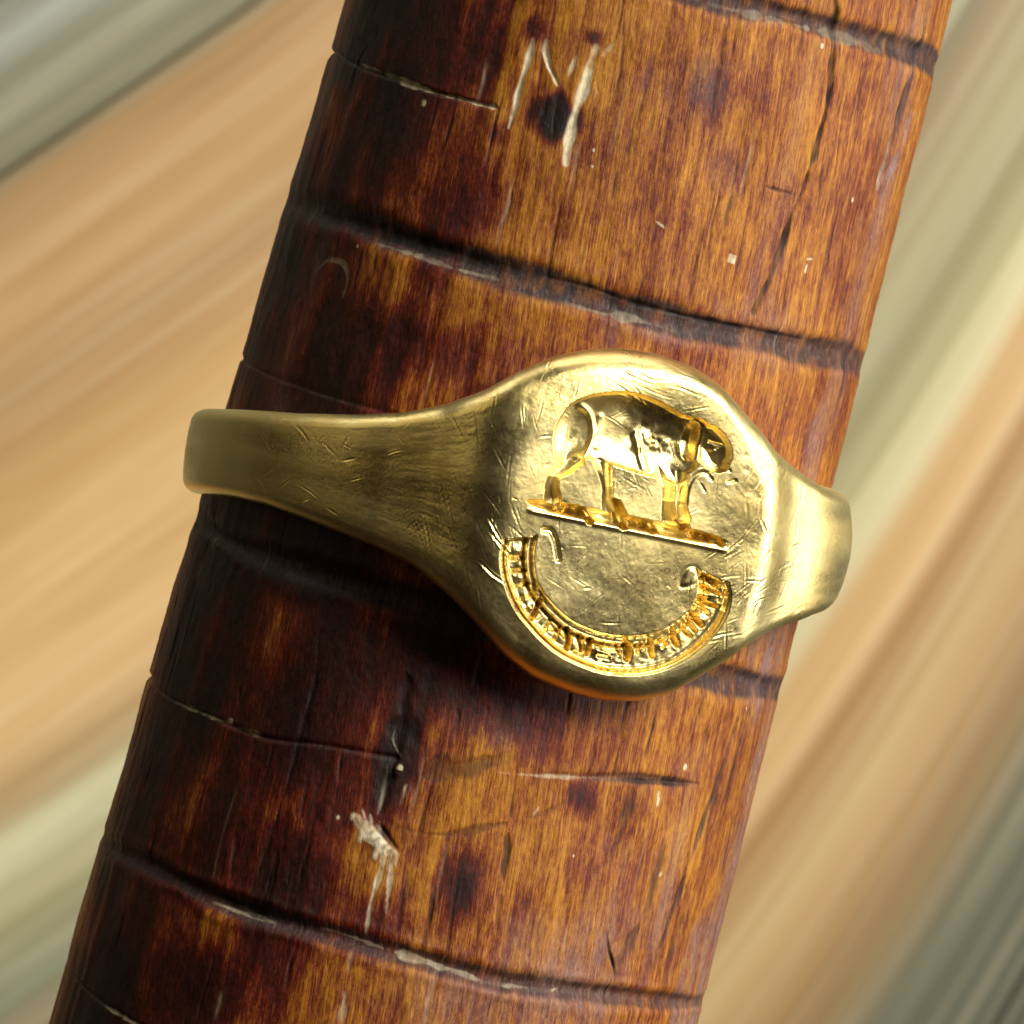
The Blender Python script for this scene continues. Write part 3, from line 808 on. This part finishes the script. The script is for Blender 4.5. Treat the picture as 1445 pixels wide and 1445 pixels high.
# close the section: side walls and bore
nw = 7; wt = np.linspace(1, 0, nw + 1)[1:]
inset = .06 + .16 * np.clip((top - bot) / 10, 0, 1) ** 2
def wall(edge_y, mid, r_edge):
    yy = edge_y[:, None] + (mid - edge_y)[:, None] * inset[:, None] * (1 - wt)[None] ** 1.3
    rw = RI + (r_edge - RI)[:, None] * wt[None]
    return yy, rw
mid = (top + bot) / 2
yt, rt = wall(top, mid, rfin[:, -1]); yb, rb_ = wall(bot, mid, rfin[:, 0])
k_in = np.linspace(0, 1, 10)[1:-1]
yin = yt[:, -1:] * (1 - k_in) + yb[:, -1:] * k_in; rin = np.full(yin.shape, RI)
Yall = np.hstack([Y, yt, yin, yb[:, ::-1]]); Rall = np.hstack([rfin, rt, rin, rb_[:, ::-1]])
NJ = Yall.shape[1]
THa = theta[:, None] + 0 * Yall
PR = ring_pt(THa, Rall, Yall)
du = np.roll(PR, -1, 0) - np.roll(PR, 1, 0); dv = np.roll(PR, -1, 1) - np.roll(PR, 1, 1)
NR = np.cross(du, dv); NR /= np.linalg.norm(NR, axis=2, keepdims=True) + 1e-12
ci = int(np.argmin(np.abs(theta - .3))); flip = (NR[ci, NV // 2] @ Zd) < 0
if flip: NR = -NR
idr = np.arange(NT_ * NJ).reshape(NT_, NJ)
qa_ = np.stack([idr, np.roll(idr, -1, 0), np.roll(np.roll(idr, -1, 0), -1, 1), np.roll(idr, -1, 1)], -1)
if flip: qa_ = qa_[..., ::-1]
regA = np.zeros((NT_, NJ), int); regA[:, :NV] = reg
def padded(a_): o_ = np.zeros((NT_, NJ)); o_[:, :NV] = a_; return o_.ravel()
cen_r = C.copy()
ring_o = empty('signet_ring', tuple(cen_r))
tagged(ring_o, 'worn yellow gold signet ring with oval engraved face, pushed onto the wooden stick', 'ring')
PRl = (PR - cen_r).reshape(-1, 3); NRf = NR.reshape(-1, 3)
ra = {'recess_tone': padded(recess_tone), 'wear': padded(wearm)}
made = {}
wreath = None; ribbon = None
order = sorted(names, key=lambda k: (names[k][0] in ('letter', 'ribbon_curl'), k))
for k in order:
    nm, lb = names[k]
    m = regA == k
    if m.sum() < 12: continue
    par = ring_o
    if nm == 'wreath_twist':
        if wreath is None:
            wreath = empty('twisted_wreath'); wreath.parent = ring_o
            wreath['label'] = 'bar of twisted cloth cut below the feet of the beast'
        par = wreath
    if nm in ('letter', 'ribbon_curl'): par = ribbon
    o = grid_mesh(nm, PRl, NRf, qa_[m], GOLD, par, ra)
    if nm == 'motto_ribbon': ribbon = o
    if lb: o['label'] = lb

# ----------------------------------------------------------------------------
# the table top far below, out of focus: boards with a curving grain
# ----------------------------------------------------------------------------
TZ = -120.0; TW = FIELD * (D - TZ) / D
def table_material():
    t = NT('pale_table_wood')
    g = t.n('ShaderNodeNewGeometry').outputs['Position']
    sx = t.n('ShaderNodeSeparateXYZ'); t.l(g, sx.inputs[0])
    X = t.math('ADD', t.math('MULTIPLY', sx.outputs[0], 1 / TW), .5)
    Yv = t.math('ADD', t.math('MULTIPLY', sx.outputs[1], 1 / TW), .5)
    bend = t.math('MAXIMUM', t.math('SUBTRACT', X, .2), 0.0)
    f = t.math('ADD', t.math('MULTIPLY', X, .68), t.math('MULTIPLY', t.math('MULTIPLY', bend, bend), .65))
    q = t.math('SUBTRACT', Yv, f)
    cmb = t.n('ShaderNodeCombineXYZ'); t.l(X, cmb.inputs[0]); t.l(q, cmb.inputs[1])
    broad = t.noise(t.mapping(cmb.outputs[0], (1.2, 3.0, 1)), 1.0, 3, .5)
    streak = t.noise(t.mapping(cmb.outputs[0], (1.0, 17, 1), loc=(2, 5, 0)), 1.0, 5, .6, .4)
    finer = t.noise(t.mapping(cmb.outputs[0], (3.0, 75, 1), loc=(4, 1, 0)), 1.0, 6, .7)
    qq = t.math('ADD', q, t.math('MULTIPLY', t.math('SUBTRACT', broad, .5), .022))
    stops = [(-1.05, (84, 82, 66)), (-.82, (102, 98, 76)), (-.74, (150, 124, 84)), (-.685, (146, 108, 62)), (-.63, (186, 150, 100)), (-.55, (190, 158, 108)),
             (-.47, (166, 124, 74)), (-.42, (206, 168, 116)), (-.36, (198, 160, 108)), (-.325, (206, 196, 154)), (-.295, (214, 206, 168)), (-.25, (170, 160, 116)),
             (-.19, (146, 134, 96)), (-.12, (172, 160, 124)), (-.05, (140, 116, 80)), (.02, (140, 138, 112)), (.09, (160, 152, 112)), (.145, (196, 190, 154)), (.175, (206, 198, 160)),
             (.20, (176, 148, 104)), (.27, (212, 172, 120)), (.40, (216, 178, 122)), (.52, (198, 156, 102)), (.60, (176, 138, 90)), (.70, (196, 156, 106)), (.80, (172, 134, 88)),
             (.822, (140, 118, 84)), (.835, (136, 130, 104)), (.92, (142, 138, 118)), (.955, (170, 172, 164)), (1.0, (126, 122, 104))]
    lo, hi = -1.15, 1.05
    c = t.ramp(t.val(qq, lo, hi), [(((p_ if p_ > -.1 else p_ - .045) - lo) / (hi - lo), lin(cc[0] - 6, cc[1], cc[2] + 4, .96)) for p_, cc in stops])
    c = t.mix(t.val(streak, .42, .64, 0, .55), c, (.70, .60, .46), 'MULTIPLY')
    c = t.mix(t.val(t.noise(t.mapping(cmb.outputs[0], (1.3, 32, 1), loc=(7, 3, 0)), 1.0, 5, .65), .50, .68, 0, .22), c, (.80, .70, .50))
    c = t.mix(t.val(finer, .42, .62, 0, .45), c, (.74, .65, .52), 'MULTIPLY')
    t.l(c, t.b.inputs['Base Color'])
    t.b.inputs['Roughness'].default_value = .55
    t.bump(streak, .2, .4)
    return t.m
TM = table_material()
import bmesh
def curve_y(xn, q): # image-like coordinates of the grain line q
    return q + .68 * xn + .65 * max(xn - .2, 0) ** 2
tab = empty('table_top', (0, 0, TZ)); tab['kind'] = 'structure'
def board(q0, q1, drop):
    bm = bmesh.new(); n = 60; rows = []
    for i in range(n + 1):
        xn = -4 + 8.5 * i / n
        ring = []
        for (q, z) in ((q0 + .0012, drop - 1.2), (q0 + .0012, drop - .35), (q0 + .005, drop), (q1 - .005, drop), (q1 - .0012, drop - .35), (q1 - .0012, drop - 1.2)):
            ring.append(bm.verts.new(((xn - .5) * TW, (curve_y(xn, q) - .5) * TW, z)))
        rows.append(ring)
    for r0, r1 in zip(rows[:-1], rows[1:]):
        for a_, b_, c_, d_ in zip(r0[:-1], r1[:-1], r1[1:], r0[1:]): bm.faces.new((a_, b_, c_, d_))
    me = bpy.data.meshes.new('board'); bm.to_mesh(me); bm.free(); me.materials.append(TM)
    o = bpy.data.objects.new('board', me); COL.objects.link(o); o.parent = tab
for q0, q1, dz in ((-9, -1.05, 0), (-1.05, .828, 0), (.828, 2.4, -.15), (2.4, 9, 0)): board(q0, q1, dz)
bm = bmesh.new()
for xx, yy in ((-1, -1), (1, -1), (1, 1), (-1, 1)): bm.verts.new((xx * 420, yy * 420, -1.3))
bm.faces.new(bm.verts[:]); me = bpy.data.meshes.new('underside'); bm.to_mesh(me); bm.free(); me.materials.append(TM)
o = bpy.data.objects.new('underside', me); COL.objects.link(o); o.parent = tab
